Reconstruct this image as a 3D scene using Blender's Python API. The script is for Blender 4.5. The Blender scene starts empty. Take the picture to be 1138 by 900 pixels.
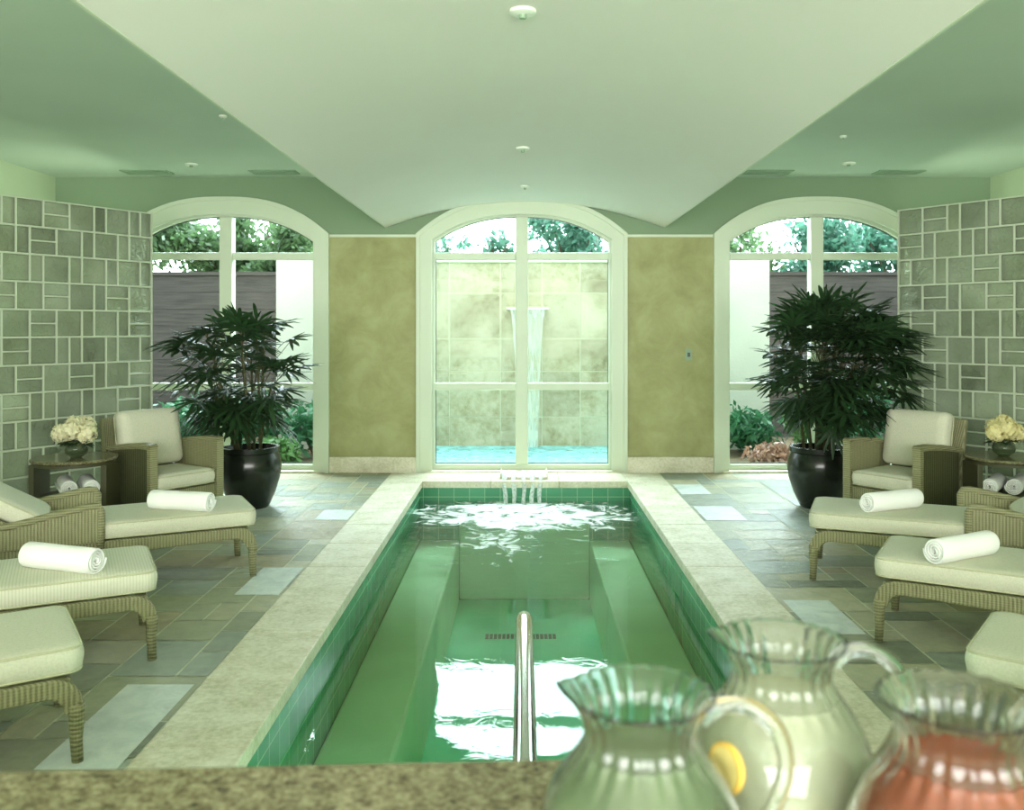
import bpy, bmesh, math, random
from mathutils import Vector, Matrix, noise
R = math.radians
PI = math.pi
SC = bpy.context.scene
COL = SC.collection
rng = random.Random(7)

# ------------------------------------------------------------------ materials
def lin(c):
    return tuple((v/255/12.92 if v/255 <= .04045 else ((v/255+.055)/1.055)**2.4) for v in c)

class NT:
    def __init__(s, name):
        s.m = bpy.data.materials.new(name); s.m.use_nodes = True
        s.t = s.m.node_tree; s.t.nodes.clear()
        s.out = s.n('ShaderNodeOutputMaterial')
    def n(s, typ, **kw):
        nd = s.t.nodes.new(typ)
        for k, v in kw.items():
            if k in nd.inputs: nd.inputs[k].default_value = v
            else: setattr(nd, k, v)
        return nd
    def l(s, a, b): s.t.links.new(a, b)
    def pbsdf(s, col=(.5, .5, .5), rough=.5, **kw):
        b = s.n('ShaderNodeBsdfPrincipled')
        b.inputs['Base Color'].default_value = (*col, 1)
        b.inputs['Roughness'].default_value = rough
        for k, v in kw.items(): b.inputs[k].default_value = v
        s.l(b.outputs[0], s.out.inputs[0])
        return b
    def coord(s, scale=(1, 1, 1), out='Object', rot=(0, 0, 0)):
        tc = s.n('ShaderNodeTexCoord'); mp = s.n('ShaderNodeMapping')
        mp.inputs['Scale'].default_value = scale; mp.inputs['Rotation'].default_value = rot
        s.l(tc.outputs[out], mp.inputs[0]); return mp.outputs[0]
    def noise(s, vec, scale=5, detail=4, rough=.5, dist=0):
        nd = s.n('ShaderNodeTexNoise')
        nd.inputs['Scale'].default_value = scale; nd.inputs['Detail'].default_value = detail
        nd.inputs['Roughness'].default_value = rough; nd.inputs['Distortion'].default_value = dist
        s.l(vec, nd.inputs['Vector']); return nd.outputs['Fac']
    def ramp(s, fac, stops):
        r = s.n('ShaderNodeValToRGB'); e = r.color_ramp.elements
        while len(e) < len(stops): e.new(.5)
        for el, (p, c) in zip(e, stops):
            el.position = p; el.color = (*c, 1) if len(c) == 3 else c
        s.l(fac, r.inputs[0]); return r.outputs[0]
    def bump(s, h, bsdf, strength=.3, dist=.01, normal='Normal'):
        b = s.n('ShaderNodeBump'); b.inputs['Strength'].default_value = strength
        b.inputs['Distance'].default_value = dist
        s.l(h, b.inputs['Height'])
        if bsdf is not None: s.l(b.outputs[0], bsdf.inputs[normal])
        return b.outputs[0]
    def math(s, op, a, b=None, clamp=False):
        m = s.n('ShaderNodeMath', operation=op); m.use_clamp = clamp
        for i, v in enumerate((a, b)):
            if v is None: continue
            if isinstance(v, (int, float)): m.inputs[i].default_value = v
            else: s.l(v, m.inputs[i])
        return m.outputs[0]

MAT = {}
def simple(name, col, rough=.6, nscale=0, var=.12, bs=0, bd=.005, bscale=40, **kw):
    t = NT(name); c = lin(col)
    b = t.pbsdf(c, rough, **kw)
    if nscale:
        v = t.coord(); f = t.noise(v, nscale, 5)
        lo = tuple(x*(1-var) for x in c); hi = tuple(min(1, x*(1+var)) for x in c)
        t.l(t.ramp(f, [(.3, lo), (.7, hi)]), b.inputs['Base Color'])
    if bs:
        v = t.coord(); t.bump(t.noise(v, bscale, 3), b, bs, bd)
    MAT[name] = t.m; return t.m

simple('sage_paint_shaded', (128, 150, 120), .75, 1.2, .03, .05, .002, 60)  # ceiling paint darkened, the back wall's weaker light put into the colour
simple('sage_paint', (186, 202, 184), .75, 1.2, .03, .05, .002, 60)
simple('side_wall_paint', (178, 194, 162), .75, 1.2, .03)
simple('vault_plaster', (224, 221, 212), .8, 1.0, .02, .05, .002, 60)
simple('window_paint', (200, 210, 186), .45, 2, .02)
simple('coping_lip', (200, 205, 175), .6)
simple('white_plastic', (225, 230, 215), .4)
simple('dark_metal', (60, 70, 60), .4)
simple('grille_metal', (132, 156, 128), .5)
simple('towel', (246, 247, 243), .95, 0, bs=.7, bd=.004, bscale=220)
simple('pot_glaze', (24, 30, 22), .22, 3, .2)
simple('soil', (40, 36, 24), .95, 30, .5, .6, .01, 60)
simple('cane', (70, 72, 40), .7, 30, .3)
simple('dark_wicker', (66, 66, 40), .6, 0, bs=.5, bd=.003, bscale=150)
simple('stucco', (196, 190, 180), .9, 2, .06, .3, .01, 30)
simple('trunk', (84, 70, 52), .9, 8, .3, .5, .02, 20)
simple('rind', (226, 186, 80), .5)
simple('lemon_flesh', (226, 210, 130), .4, 40, .1)
simple('vase_leaf', (34, 58, 28), .5)
simple('outdoor_soil', (96, 84, 60), .95, 4, .3)
simple('cabinet_wood', (120, 90, 55), .5, 6, .2)

t = NT('gold_wall'); b = t.pbsdf(rough=.6); v = t.coord()
f = t.noise(v, 3.2, 8, .65, .4)
t.l(t.ramp(f, [(.3, lin((136, 136, 82))), (.52, lin((152, 153, 101))), (.72, lin((165, 167, 118)))]), b.inputs['Base Color'])
t.bump(t.noise(v, 25, 4), b, .15, .003); MAT['gold_wall'] = t.m

t = NT('limestone'); b = t.pbsdf(rough=.55); v = t.coord()
f = t.noise(v, 5, 9, .7); f2 = t.noise(v, 40, 6, .7)
f3 = t.math('ADD', t.math('MULTIPLY', f, .6), t.math('MULTIPLY', f2, .4))
t.l(t.ramp(f3, [(.36, lin((188, 184, 150))), (.52, lin((218, 214, 190))), (.66, lin((234, 232, 214)))]), b.inputs['Base Color'])
t.bump(f2, b, .15, .003); MAT['limestone'] = t.m

t = NT('travertine'); b = t.pbsdf(rough=.7); v = t.coord()
f = t.noise(v, 1.6, 9, .68, .6); f2 = t.noise(v, 14, 8, .75)
f3 = t.math('ADD', t.math('MULTIPLY', f, .6), t.math('MULTIPLY', f2, .4))
c = t.ramp(f3, [(.36, lin((124, 112, 84))), (.45, lin((162, 152, 126))), (.55, lin((186, 176, 156))), (.7, lin((198, 191, 176)))])
at = t.n('ShaderNodeAttribute', attribute_name='tone')
mx = t.n('ShaderNodeMix', data_type='RGBA', blend_type='MULTIPLY'); mx.inputs[0].default_value = 1
t.l(c, mx.inputs[6]); t.l(at.outputs['Color'], mx.inputs[7]); t.l(mx.outputs[2], b.inputs['Base Color'])
t.bump(f2, b, .4, .01); MAT['travertine'] = t.m
simple('travertine_joint', (210, 208, 188), .9)

t = NT('slate'); b = t.pbsdf(rough=.38); v = t.coord()
at = t.n('ShaderNodeAttribute', attribute_name='tone')
f = t.noise(v, 9, 7, .65, .5)
rp = t.ramp(f, [(.3, (.78, .80, .80)), (.55, (1, 1, 1)), (.75, (1.18, 1.15, 1.08))])
mx = t.n('ShaderNodeMix', data_type='RGBA', blend_type='MULTIPLY'); mx.inputs[0].default_value = 1
t.l(at.outputs['Color'], mx.inputs[6]); t.l(rp, mx.inputs[7]); t.l(mx.outputs[2], b.inputs['Base Color'])
f2 = t.noise(v, 22, 6, .6)
t.bump(f2, b, .35, .008)
t.l(t.ramp(f2, [(.3, (.38,)*3), (.7, (.6,)*3)]), b.inputs['Roughness']); MAT['slate'] = t.m
simple('grout', (206, 212, 184), .85, 20, .1)

def wicker(name, axes, k, c1, c2):
    t = NT(name); b = t.pbsdf(rough=.55)
    tc = t.n('ShaderNodeTexCoord'); sp = t.n('ShaderNodeSeparateXYZ'); t.l(tc.outputs['Object'], sp.inputs[0])
    a = None
    for ax, w in axes:
        q = t.math('MULTIPLY', sp.outputs[ax], w); a = q if a is None else t.math('ADD', a, q)
    s1 = t.math('SINE', t.math('MULTIPLY', a, k))
    s2 = t.math('SINE', t.math('MULTIPLY', sp.outputs[2] if axes[0][0] != 2 else sp.outputs[0], k*1.6))
    h = t.math('ADD', t.math('MULTIPLY', s1, .38), t.math('MULTIPLY', s2, .12)); h = t.math('ADD', h, .5)
    nz = t.noise(tc.outputs['Object'], 30, 3); h2 = t.math('ADD', h, t.math('MULTIPLY', t.math('SUBTRACT', nz, .5), .5))
    t.l(t.ramp(h2, [(.1, lin(c1)), (.75, lin(c2))]), b.inputs['Base Color'])
    t.bump(h, b, .8, .004); MAT[name] = t.m
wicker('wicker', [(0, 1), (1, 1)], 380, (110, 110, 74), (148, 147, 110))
wicker('wicker_ring', [(2, 1)], 420, (110, 110, 74), (148, 147, 110))
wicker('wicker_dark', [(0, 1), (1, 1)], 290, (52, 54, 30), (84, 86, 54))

def fabric(name, c, c2, stripe=0):
    t = NT(name); b = t.pbsdf(lin(c), .9); v = t.coord()
    f = t.noise(v, 120, 3)
    if stripe:
        w = t.n('ShaderNodeTexWave'); w.inputs['Scale'].default_value = stripe; w.bands_direction = 'X'
        w.inputs['Distortion'].default_value = .4
        t.l(v, w.inputs[0]); f = t.math('ADD', t.math('MULTIPLY', f, .3), t.math('MULTIPLY', w.outputs['Fac'], .7))
    t.l(t.ramp(f, [(.2, lin(c2)), (.6, lin(c))]), b.inputs['Base Color'])
    t.bump(f, b, .3, .002)
    MAT[name] = t.m
fabric('fabric', (206, 206, 184), (190, 192, 168))
fabric('fabric_stripe', (210, 210, 190), (196, 198, 172), 24)
fabric('piping', (190, 190, 158), (176, 178, 146))

t = NT('granite'); b = t.pbsdf(rough=.18); v = t.coord()
f = t.noise(v, 38, 5, .7); f2 = t.noise(v, 110, 4, .7)
vo = t.n('ShaderNodeTexVoronoi'); vo.inputs['Scale'].default_value = 90; t.l(v, vo.inputs['Vector'])
f3 = t.math('ADD', t.math('MULTIPLY', f, .5), t.math('MULTIPLY', f2, .5))
t.l(t.ramp(f3, [(.36, lin((36, 38, 28))), (.44, lin((88, 80, 54))), (.52, lin((116, 114, 84))), (.6, lin((146, 140, 110))), (.7, lin((98, 108, 78)))]), b.inputs['Base Color'])
MAT['granite'] = t.m

t = NT('pool_tile'); b = t.pbsdf(rough=.25); v = t.coord()
f = t.noise(v, 2.0, 4)
bk = t.n('ShaderNodeTexBrick'); bk.offset = 0
bk.inputs['Scale'].default_value = 1; bk.inputs['Brick Width'].default_value = .15; bk.inputs['Row Height'].default_value = .15
bk.inputs['Mortar Size'].default_value = .003
bk.inputs['Color1'].default_value = (*lin((58, 138, 98)), 1); bk.inputs['Color2'].default_value = (*lin((72, 150, 110)), 1)
bk.inputs['Mortar'].default_value = (*lin((140, 190, 150)), 1)
sp = t.n('ShaderNodeSeparateXYZ'); t.l(v, sp.inputs[0]); cb = t.n('ShaderNodeCombineXYZ')
t.l(t.math('ADD', sp.outputs[0], sp.outputs[1]), cb.inputs[0]); t.l(sp.outputs[2], cb.inputs[1]); t.l(cb.outputs[0], bk.inputs[0])
t.l(bk.outputs[0], b.inputs['Base Color']); MAT['pool_tile'] = t.m
simple('pool_plaster', (204, 234, 190), .6, 2, .06)
simple('pool_floor', (124, 232, 186), .6, 2, .08)
simple('basin_tile', (120, 210, 206), .4, 5, .06)
simple('mosaic', (40, 84, 60), .5, 60, .4)

def watermat(name, tint, foam, w1=.10, w2=.05):
    t = NT(name); v = t.coord()
    big = t.noise(v, 1.6, 2, .5, .3)
    fine = t.noise(v, 9, 4, .55, .6)
    tc = t.n('ShaderNodeTexCoord'); sp = t.n('ShaderNodeSeparateXYZ'); t.l(tc.outputs['Object'], sp.inputs[0])
    h = t.math('ADD', t.math('MULTIPLY', big, w1), t.math('MULTIPLY', fine, w2))
    if foam:
        # chop grows towards the falling water
        g = t.n('ShaderNodeMapRange'); t.l(sp.outputs[1], g.inputs[0])
        g.inputs[1].default_value = 5.6; g.inputs[2].default_value = 8.2; g.inputs[3].default_value = 0; g.inputs[4].default_value = 1
        f3 = t.noise(v, 5, 5, .6, 1.0)
        h = t.math('ADD', h, t.math('MULTIPLY', t.math('MULTIPLY', f3, g.outputs[0]), .17))
    nb = t.n('ShaderNodeBump'); nb.inputs['Strength'].default_value = 1; nb.inputs['Distance'].default_value = .12
    t.l(h, nb.inputs['Height'])
    fr = t.n('ShaderNodeFresnel'); fr.inputs['IOR'].default_value = 1.34; t.l(nb.outputs[0], fr.inputs['Normal'])
    tr = t.n('ShaderNodeBsdfTransparent'); tr.inputs[0].default_value = (*tint, 1)
    gl = t.n('ShaderNodeBsdfGlossy'); gl.inputs['Roughness'].default_value = .01; t.l(nb.outputs[0], gl.inputs['Normal'])
    ms = t.n('ShaderNodeMixShader'); t.l(fr.outputs[0], ms.inputs[0]); t.l(tr.outputs[0], ms.inputs[1]); t.l(gl.outputs[0], ms.inputs[2])
    last = ms.outputs[0]
    if not foam:
        dc = t.n('ShaderNodeBsdfDiffuse'); dc.inputs[0].default_value = (*lin((150, 212, 212)), 1)
        m4 = t.n('ShaderNodeMixShader'); t.l(t.ramp(t.noise(v, 7, 5, .7, 1), [(.35, (.25,)*3), (.65, (.85,)*3)]), m4.inputs[0]); t.l(last, m4.inputs[1]); t.l(dc.outputs[0], m4.inputs[2]); last = m4.outputs[0]
    if foam:
        # froth around the point where the streams land
        dx = t.math('DIVIDE', sp.outputs[0], .95); dy = t.math('DIVIDE', t.math('SUBTRACT', sp.outputs[1], 8.15), .72)
        d2 = t.math('ADD', t.math('MULTIPLY', dx, dx), t.math('MULTIPLY', dy, dy))
        m = t.math('SUBTRACT', 1.0, t.math('MULTIPLY', d2, .5))
        dx2 = t.math('DIVIDE', t.math('ADD', sp.outputs[0], .2), .42); dy2 = t.math('DIVIDE', t.math('SUBTRACT', sp.outputs[1], 7.2), 1.0)
        m2 = t.math('SUBTRACT', .62, t.math('MULTIPLY', t.math('ADD', t.math('MULTIPLY', dx2, dx2), t.math('MULTIPLY', dy2, dy2)), .5))
        m = t.math('MAXIMUM', m, m2)
        fn = t.noise(v, 4.5, 8, .68, 1.5)
        fm = t.math('MULTIPLY', t.math('SUBTRACT', t.math('ADD', m, t.math('MULTIPLY', fn, 2.6)), 1.82), 3.0, clamp=True)
        fm = t.math('MULTIPLY', fm, .9)
        df = t.n('ShaderNodeBsdfDiffuse'); df.inputs[0].default_value = (*lin((228, 240, 232)), 1)
        m3 = t.n('ShaderNodeMixShader'); t.l(fm, m3.inputs[0]); t.l(last, m3.inputs[1]); t.l(df.outputs[0], m3.inputs[2]); last = m3.outputs[0]
    t.l(last, t.out.inputs[0]); MAT[name] = t.m
watermat('pool_water', (.84, .98, .90), True, .022, .0035)
watermat('basin_water', (.85, .98, .97), False, .1, .12)

def thinglass(name, tint, ior=1.45, rough=0.0):
    t = NT(name)
    fr = t.n('ShaderNodeFresnel'); fr.inputs['IOR'].default_value = ior
    tr = t.n('ShaderNodeBsdfTransparent'); tr.inputs[0].default_value = (*tint, 1)
    gl = t.n('ShaderNodeBsdfGlossy'); gl.inputs['Roughness'].default_value = rough
    ms = t.n('ShaderNodeMixShader'); t.l(fr.outputs[0], ms.inputs[0]); t.l(tr.outputs[0], ms.inputs[1]); t.l(gl.outputs[0], ms.inputs[2])
    t.l(ms.outputs[0], t.out.inputs[0]); MAT[name] = t.m
thinglass('pane_glass', (.96, .99, .97), 1.12)

t = NT('glass_block'); b = t.pbsdf(lin((150, 178, 150)), .16, **{'Transmission Weight': .6, 'IOR': 1.4})
v = t.coord()
f = t.noise(v, 22, 3, .6, .8); t.bump(f, b, .55, .02)
f2 = t.noise(v, 3.0, 2); cr_ = t.ramp(f2, [(.35, lin((158, 168, 142))), (.65, lin((190, 200, 176)))])
at = t.n('ShaderNodeAttribute', attribute_name='tone'); mx = t.n('ShaderNodeMix', data_type='RGBA', blend_type='MULTIPLY'); mx.inputs[0].default_value = 1
t.l(cr_, mx.inputs[6]); t.l(at.outputs['Color'], mx.inputs[7]); t.l(mx.outputs[2], b.inputs['Base Color'])
MAT['glass_block'] = t.m
simple('block_grout', (182, 192, 168), .8)

t = NT('jug_glass'); t.pbsdf((.97, .99, .97), .02, **{'Transmission Weight': 1.0, 'IOR': 1.42}); MAT['jug_glass'] = t.m
t = NT('vase_glass'); t.pbsdf((.12, .16, .08), .05, **{'Transmission Weight': .6, 'IOR': 1.45}); MAT['vase_glass'] = t.m
def liquid(name, c, tr, nz=.1):
    t = NT(name); b = t.pbsdf(lin(c), .25, **{'Transmission Weight': tr, 'IOR': 1.33})
    v = t.coord(); f = t.noise(v, 18, 4)
    t.l(t.ramp(f, [(.3, tuple(x*(1-nz) for x in lin(c))), (.7, tuple(min(1, x*(1+nz)) for x in lin(c)))]), b.inputs['Base Color'])
    MAT[name] = t.m
liquid('cucumber_water', (112, 130, 94), .35)
liquid('lemonade', (200, 206, 174), .35)
liquid('red_punch', (138, 70, 44), .2)
t = NT('steel'); b = t.pbsdf((.72, .72, .66), .14, Metallic=1.0); MAT['steel'] = t.m

def streamat(name, lo, hi):
    t = NT(name); v = t.coord((60, 60, 1.5))
    f = t.noise(v, 1.0, 4, .6)
    tr = t.n('ShaderNodeBsdfTransparent'); df = t.n('ShaderNodeBsdfDiffuse'); df.inputs[0].default_value = (.92, .97, .95, 1)
    tl = t.n('ShaderNodeBsdfTranslucent'); tl.inputs[0].default_value = (.92, .97, .95, 1)
    ad = t.n('ShaderNodeMixShader'); ad.inputs[0].default_value = .5; t.l(df.outputs[0], ad.inputs[1]); t.l(tl.outputs[0], ad.inputs[2])
    ms = t.n('ShaderNodeMixShader'); t.l(t.ramp(f, [(.36, (lo,)*3), (.6, (hi,)*3)]), ms.inputs[0]); t.l(tr.outputs[0], ms.inputs[1]); t.l(ad.outputs[0], ms.inputs[2])
    t.l(ms.outputs[0], t.out.inputs[0]); MAT[name] = t.m
streamat('falling_water', .55, .95)
streamat('thin_waterfall', .03, .42)

def leafmat(name, c, trans=.3, var=.35, rough=.45):
    t = NT(name); v = t.coord(); f = t.noise(v, 6, 3)
    c = lin(c); rp = t.ramp(f, [(.3, tuple(x*(1-var) for x in c)), (.7, tuple(min(1, x*(1+var)) for x in c))])
    b = t.n('ShaderNodeBsdfPrincipled'); b.inputs['Roughness'].default_value = rough; t.l(rp, b.inputs['Base Color'])
    tl = t.n('ShaderNodeBsdfTranslucent'); t.l(rp, tl.inputs[0])
    ms = t.n('ShaderNodeMixShader'); ms.inputs[0].default_value = trans
    t.l(b.outputs[0], ms.inputs[1]); t.l(tl.outputs[0], ms.inputs[2]); t.l(ms.outputs[0], t.out.inputs[0]); MAT[name] = t.m
leafmat('palm_leaf', (40, 66, 36), .12)
leafmat('tree_leaf', (92, 120, 78), .5)
leafmat('tree_leaf_blue', (84, 130, 108), .5)
leafmat('shrub_leaf', (60, 112, 74), .35)
leafmat('shrub_light', (92, 130, 74), .35)
leafmat('shrub_pink', (150, 118, 96), .35)
leafmat('petal', (240, 236, 200), .25, .08, .6)
leafmat('petal_yellow', (242, 234, 176), .25, .1, .6)
leafmat('turf', (90, 130, 70), .1)

t = NT('fence_wood'); b = t.pbsdf(rough=.75); v = t.coord((1, 1, 14)); f = t.noise(v, 2.2, 6, .65)
t.l(t.ramp(f, [(.3, lin((48, 42, 38))), (.6, lin((76, 68, 62))), (.8, lin((92, 82, 74)))]), b.inputs['Base Color']); MAT['fence_wood'] = t.m

# ------------------------------------------------------------------ mesh builder
class MB:
    def __init__(s): s.v = []; s.f = []; s.c = []
    def add(s, vs, fs, mat=None, col=None):
        o = len(s.v)
        for p in vs:
            p = Vector(p)
            if mat is not None: p = mat @ p
            s.v.append(p)
        for f in fs: s.f.append([i+o for i in f]); s.c.append(col)
        return s
    def box(s, a, b, mat=None, col=None):
        (x0, y0, z0), (x1, y1, z1) = a, b
        vs = [(x0,y0,z0),(x1,y0,z0),(x1,y1,z0),(x0,y1,z0),(x0,y0,z1),(x1,y0,z1),(x1,y1,z1),(x0,y1,z1)]
        return s.add(vs, [(0,3,2,1),(4,5,6,7),(0,1,5,4),(1,2,6,5),(2,3,7,6),(3,0,4,7)], mat, col)
    def prism(s, pts, y0, y1, mat=None):
        n = len(pts)
        vs = [(x, y0, z) for x, z in pts]+[(x, y1, z) for x, z in pts]
        fs = [list(range(n))[::-1], list(range(n, 2*n))]+[(i, (i+1) % n, n+(i+1) % n, n+i) for i in range(n)]
        return s.add(vs, fs, mat)
    def ribbon(s, top, bot, y0, y1, mat=None):
        """solid between two polylines (x,z) with the same count, from y0 to y1"""
        n = len(top); vs = []
        for (a, b) in zip(top, bot):
            vs += [(a[0], y0, a[1]), (a[0], y1, a[1]), (b[0], y1, b[1]), (b[0], y0, b[1])]
        fs = []
        for i in range(n-1):
            for k in range(4): fs.append((4*i+k, 4*i+(k+1) % 4, 4*i+4+(k+1) % 4, 4*i+4+k))
        fs += [(3, 2, 1, 0), (4*n-4, 4*n-3, 4*n-2, 4*n-1)]
        return s.add(vs, fs, mat)
    def tube(s, pts, rad, n=10, mat=None, cap=True, flat=1.0):
        pts = [Vector(p) for p in pts]; m = len(pts)
        if isinstance(rad, (int, float)): rad = [rad]*m
        vs = []; up = None
        for i, p in enumerate(pts):
            d = (pts[min(i+1, m-1)]-pts[max(i-1, 0)]).normalized()
            if up is None:
                up = Vector((0, 0, 1)) if abs(d.z) < .9 else Vector((0, 1, 0))
            a = d.cross(up).normalized(); bb = a.cross(d).normalized(); up = bb
            for k in range(n):
                t = 2*PI*k/n
                vs.append(p+a*math.cos(t)*rad[i]*flat+bb*math.sin(t)*rad[i])
        fs = []
        for i in range(m-1):
            for k in range(n): fs.append((i*n+k, i*n+(k+1) % n, (i+1)*n+(k+1) % n, (i+1)*n+k))
        if cap: fs += [list(range(n))[::-1], list(range((m-1)*n, m*n))]
        return s.add(vs, fs, mat)
    def loop(s, pts, r, n=6, mat=None):
        pts = [Vector(p) for p in pts]; m = len(pts); vs = []
        for i, p in enumerate(pts):
            d = (pts[(i+1) % m]-pts[i-1]).normalized()
            a = d.cross(Vector((0, 0, 1))).normalized(); b = a.cross(d)
            for k in range(n):
                t = 2*PI*k/n; vs.append(p+a*math.cos(t)*r+b*math.sin(t)*r)
        fs = [(i*n+k, i*n+(k+1) % n, ((i+1) % m)*n+(k+1) % n, ((i+1) % m)*n+k) for i in range(m) for k in range(n)]
        return s.add(vs, fs, mat)
    def lathe(s, prof, n=48, mat=None, fn=None, close=False):
        vs = []; m = len(prof)
        for j, (r, z) in enumerate(prof):
            for k in range(n):
                t = 2*PI*k/n
                p = (r*math.cos(t), r*math.sin(t), z)
                if fn: p = fn(j, t, r, z)
                vs.append(p)
        fs = [(j*n+k, j*n+(k+1) % n, (j+1)*n+(k+1) % n, (j+1)*n+k) for j in range(m-1) for k in range(n)]
        if close: fs += [list(range(n))[::-1], list(range((m-1)*n, m*n))]
        return s.add(vs, fs, mat)
    def build(s, name, mat, parent=None, smooth=False, bevel=0, seg=2, subsurf=0, loc=None, fix=True, tone=False, angle=None):
        me = bpy.data.meshes.new(name)
        me.from_pydata([tuple(p) for p in s.v], [], s.f); me.update()
        if fix:
            bm = bmesh.new(); bm.from_mesh(me); bmesh.ops.recalc_face_normals(bm, faces=bm.faces); bm.to_mesh(me); bm.free()
        if tone:
            ca = me.color_attributes.new('tone', 'FLOAT_COLOR', 'CORNER'); i = 0
            for pi, poly in enumerate(me.polygons):
                c = s.c[pi] or (1, 1, 1)
                for li in poly.loop_indices: ca.data[li].color = (*c, 1)
        me.materials.append(MAT[mat] if isinstance(mat, str) else mat)
        o = bpy.data.objects.new(name, me); COL.objects.link(o)
        if smooth:
            for p in me.polygons: p.use_smooth = True
            if angle:
                try: me.set_sharp_from_angle(angle=R(angle))
                except Exception: pass
        if bevel:
            md = o.modifiers.new('bevel', 'BEVEL'); md.width = bevel; md.segments = seg; md.limit_method = 'ANGLE'; md.angle_limit = R(35)
        if subsurf:
            md = o.modifiers.new('sub', 'SUBSURF'); md.levels = subsurf; md.render_levels = subsurf
        if parent is not None: o.parent = parent
        if loc is not None: o.location = loc
        return o

def empty(name, loc=(0, 0, 0), rz=0):
    o = bpy.data.objects.new(name, None); COL.objects.link(o)
    o.location = loc; o.rotation_euler = (0, 0, rz); o.empty_display_size = .1; return o
def tag(o, label=None, cat=None, group=None, kind=None):
    if label: o['label'] = label
    if cat: o['category'] = cat
    if group: o['group'] = group
    if kind: o['kind'] = kind
    return o
def struct(o): o['kind'] = 'structure'; return o
def copy_tree(o, parent=None):
    c = o.copy(); COL.objects.link(c)
    if parent is not None: c.parent = parent
    for ch in [x for x in bpy.data.objects if x.parent == o]: copy_tree(ch, c)
    return c

def fill2d(name, loops, y0, y1, mat, parent=None, bevel=0):
    """polygon loops in (x,z), holes allowed, extruded from y0 to y1"""
    cu = bpy.data.curves.new(name, 'CURVE'); cu.dimensions = '2D'; cu.fill_mode = 'BOTH'; cu.extrude = (y1-y0)/2
    for lp in loops:
        sp = cu.splines.new('POLY'); sp.points.add(len(lp)-1); sp.use_cyclic_u = True
        for p, (x, z) in zip(sp.points, lp): p.co = (x, z, 0, 1)
    tmp = bpy.data.objects.new('tmp', cu); COL.objects.link(tmp)
    dg = bpy.context.evaluated_depsgraph_get()
    me = bpy.data.meshes.new_from_object(tmp.evaluated_get(dg))
    bpy.data.objects.remove(tmp); bpy.data.curves.remove(cu)
    ym = (y0+y1)/2
    for v in me.vertices: x, z, q = v.co; v.co = (x, ym-q, z)
    me.name = name; me.materials.clear(); me.materials.append(MAT[mat])
    bm = bmesh.new(); bm.from_mesh(me); bmesh.ops.remove_doubles(bm, verts=bm.verts, dist=1e-5)
    bmesh.ops.recalc_face_normals(bm, faces=bm.faces); bm.to_mesh(me); bm.free()
    for p in me.polygons: p.use_smooth = False
    o = bpy.data.objects.new(name, me); COL.objects.link(o)
    if bevel:
        md = o.modifiers.new('bevel', 'BEVEL'); md.width = bevel; md.segments = 2; md.limit_method = 'ANGLE'; md.angle_limit = R(40)
    if parent is not None: o.parent = parent
    return o

def arch(cx, w, z0, zs, za, n=24, p=2.45):
    pts = [(cx-w, z0), (cx+w, z0)]
    for i in range(n+1):
        u = 1-2*i/n; pts.append((cx+w*u, zs+(za-zs)*(1-abs(u)**p)))
    return pts

# ------------------------------------------------------------------ the room
D = 9.32; WX = 4.84; ZC = 3.056; YB = -3.2
PX0, PX1 = -1.0, 1.04; PY0, PY1 = 1.75, 8.77       # pool basin
CX0, CX1, CY0 = -1.35, 1.40, 1.40                   # outer edge of coping
WIN = [-3.09, -.01, 3.06]

o = fill2d('wall_back', [[(-WX-.2, -.3), (WX+.2, -.3), (WX+.2, 3.4), (-WX-.2, 3.4)]]+[arch(c, .965, .0, 2.43, 2.705) for c in WIN], D, D+.24, 'sage_paint_shaded'); struct(o)
# gold panels of the piers, plinths and the fine trim line
m = MB(); m2 = MB(); m3 = MB(); seg = [(WIN[0]+1.09, WIN[1]-1.09), (WIN[1]+1.09, WIN[2]-1.09)]
for a, b_ in seg:
    m.box((a, D-.012, .16), (b_, D+.01, 2.435))
    m2.box((a, D-.045, 0), (b_, D+.01, .165))
    m3.box((a, D-.022, 2.435), (b_, D+.01, 2.462))
struct(m.build('wall_gold_panels', 'gold_wall'))
struct(m2.build('baseboard_back', 'travertine_joint', bevel=.008)); bpy.data.objects['baseboard_back'].data.materials[0] = MAT['limestone']
struct(m3.build('trim_1', 'window_paint'))

struct(MB().box((-WX-.2, YB, -.3), (-WX, D, 3.4)).build('wall_left', 'side_wall_paint'))
struct(MB().box((WX, YB, -.3), (WX+.2, D, 3.4)).build('wall_right', 'side_wall_paint'))
struct(MB().box((-WX-.2, YB, ZC), (WX+.2, D, ZC+.15)).build('ceiling', 'sage_paint'))
# unseen wall behind the bar, with a wide opening added for the fill light
struct(fill2d('wall_front', [[(-WX-.2, -.3), (WX+.2, -.3), (WX+.2, 3.4), (-WX-.2, 3.4)], [(-3.6, .5), (3.6, .5), (3.6, 2.7), (-3.6, 2.7)]], YB-.2, YB, 'side_wall_paint'))

# vaulted ceiling
vc, vh, vz, va = .022, 1.432, 2.535, 2.80
def vault_pt(u): return (vc+vh*u, vz+(va-vz)*(1-u*u))
ve = D-.02
top = [(vault_pt(-1+2*i/40)[0], ZC) for i in range(41)]; bot = [vault_pt(-1+2*i/40) for i in range(41)]
o = MB().ribbon(top, bot, YB, ve).build('ceiling_vault', 'vault_plaster', smooth=True, angle=30); struct(o)
m = MB()
for sx in (-1, 1):
    x = vc+sx*vh; m.box((min(x, x+sx*.014), YB, vz-.004), (max(x, x+sx*.014), ve, vz+.03))
struct(m.build('trim_2', 'window_paint'))

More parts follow.
